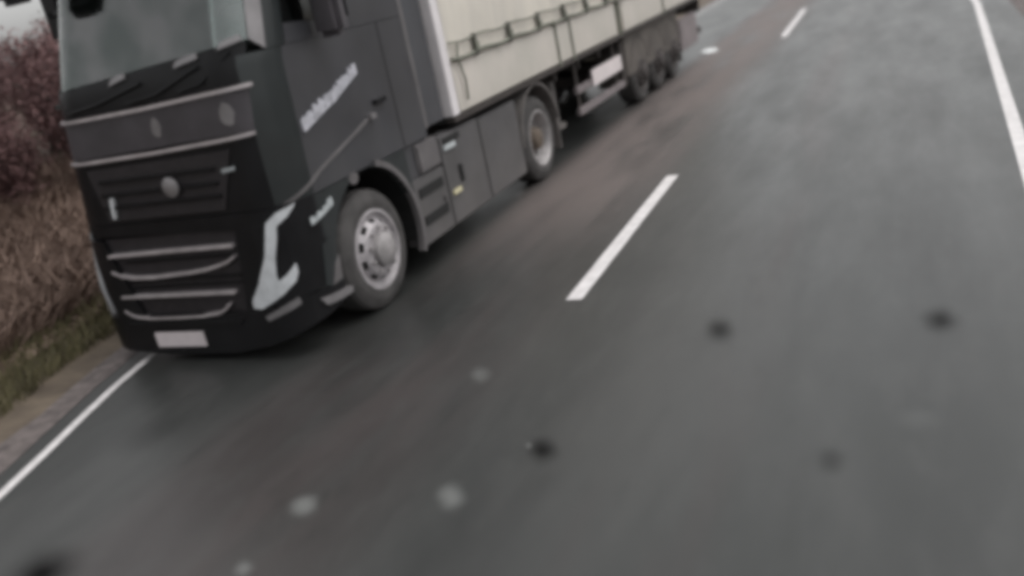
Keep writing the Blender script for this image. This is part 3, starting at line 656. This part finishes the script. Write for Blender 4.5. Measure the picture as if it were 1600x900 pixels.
# leafy bank: fallen leaves as stuff
rnd = random.Random(6); vs = []; fs = []
for i in range(26000):
    x, y = left_area(.7, 7)(rnd); z = ground_h(x, y)+rnd.uniform(.0, .05); s_ = rnd.uniform(.02, .06); a = rnd.uniform(0, 6.28); k = len(vs)
    vs += [(x+s_*cos(a+q*1.57), y+s_*sin(a+q*1.57), z+rnd.uniform(-.02, .03)) for q in range(4)]; fs.append((k, k+1, k+2, k+3))
me = bpy.data.meshes.new('fallen_leaves'); me.from_pydata(vs, [], fs); me.materials.append(M['drygrass']); o = bpy.data.objects.new('fallen_leaves', me); COL.objects.link(o); o['kind'] = 'stuff'; o['label'] = 'fallen brown leaves on the left bank'; o['category'] = 'leaves'

def shrub_meshes(seed, H, Rr, nleaf):
    rnd = random.Random(seed); bm = bmesh.new(); tips = []
    for k in range(11):
        a = rnd.uniform(0, 6.28); r = rnd.uniform(.1, .8)*Rr; top = Vector((cos(a)*r, sin(a)*r, H*rnd.uniform(.65, 1.0))); b0 = Vector((cos(a)*.12, sin(a)*.12, -.1))
        pts = [b0.lerp(top, t)+Vector((rnd.gauss(0, .06), rnd.gauss(0, .06), 0))*t for t in (0, .25, .5, .75, 1)]
        tube(bm, pts, [.035, .028, .02, .013, .005], 5)
        for q in range(9):
            p = pts[rnd.randrange(1, 4)].lerp(pts[4], rnd.random()*.7); e = p+Vector((rnd.gauss(0, .35), rnd.gauss(0, .35), rnd.uniform(.1, .5)))
            tube(bm, [p, p.lerp(e, .5)+Vector((0, 0, .03)), e], [.01, .007, .003], 4); tips += [p, p.lerp(e, .5), e]
    st = bpy.data.meshes.new('stems'); bm.to_mesh(st); bm.free(); st.materials.append(M['bark'])
    vs = []; fs = []
    for i in range(nleaf):
        c = tips[rnd.randrange(len(tips))]+Vector((rnd.gauss(0, .13), rnd.gauss(0, .13), rnd.gauss(0, .12)))
        if c.z < .1: continue
        u = Vector((rnd.gauss(0, 1), rnd.gauss(0, 1), rnd.gauss(0, 1))).normalized()*rnd.uniform(.025, .05); v = u.cross(Vector((rnd.gauss(0, 1), rnd.gauss(0, 1), rnd.gauss(0, 1)))).normalized()*rnd.uniform(.015, .03); k = len(vs)
        vs += [c-u, c+v, c+u, c-v]; fs.append((k, k+1, k+2, k+3))
    le = bpy.data.meshes.new('foliage'); le.from_pydata([tuple(v) for v in vs], [], fs); le.materials.append(M['hedgeleaf'])
    return st, le
protos = [shrub_meshes(s, h, r, 9000) for s, h, r in ((11, 2.6, 1.1), (12, 3.0, 1.3), (13, 2.2, 1.2))]
rnd = random.Random(21)
def shrub(x, y, k, rz, sc, label, group):
    root = thing('russet_shrub', label, 'shrub', (x, y, ground_h(x, y)-.03), group); root.rotation_euler.z = rz; root.scale = (sc, sc, sc*rnd.uniform(.9, 1.1))
    for nm, me in (('stems', protos[k][0]), ('foliage', protos[k][1])):
        o = bpy.data.objects.new(nm, me); COL.objects.link(o); o.parent = root
left = [(-7.0+.5*sin(y*1.7), y) for y in [-3.5+1.35*i for i in range(13)]] + [(-9.0+.4*sin(i*2.3), -2+1.3*i) for i in range(12)] + [(-11.2+.5*cos(i*1.9), 1+1.6*i) for i in range(10)]
for i, (x, y) in enumerate(left):
    shrub(x, y, i % 3, rnd.uniform(0, 6.28), rnd.uniform(.74, .92)*(1.0 if x > -8 else 1.02 if x > -10 else .96), ('russet leaved shrub in the front row of the thicket left of the truck' if x > -8 else 'russet leaved shrub in the middle row of the thicket left of the truck' if x > -10 else 'russet leaved shrub in the hindmost row of the thicket left of the truck'), 'russet shrubs on the left bank')
for i in range(12):
    shrub(10.2+.6*sin(i*2.1), 2+3.2*i, i % 3, rnd.uniform(0, 6.28), rnd.uniform(.8, 1.2), 'russet leaved shrub behind the right hand verge', 'russet shrubs beyond the right verge')
for o in bpy.data.objects:
    if '_org' in o: del o['_org']
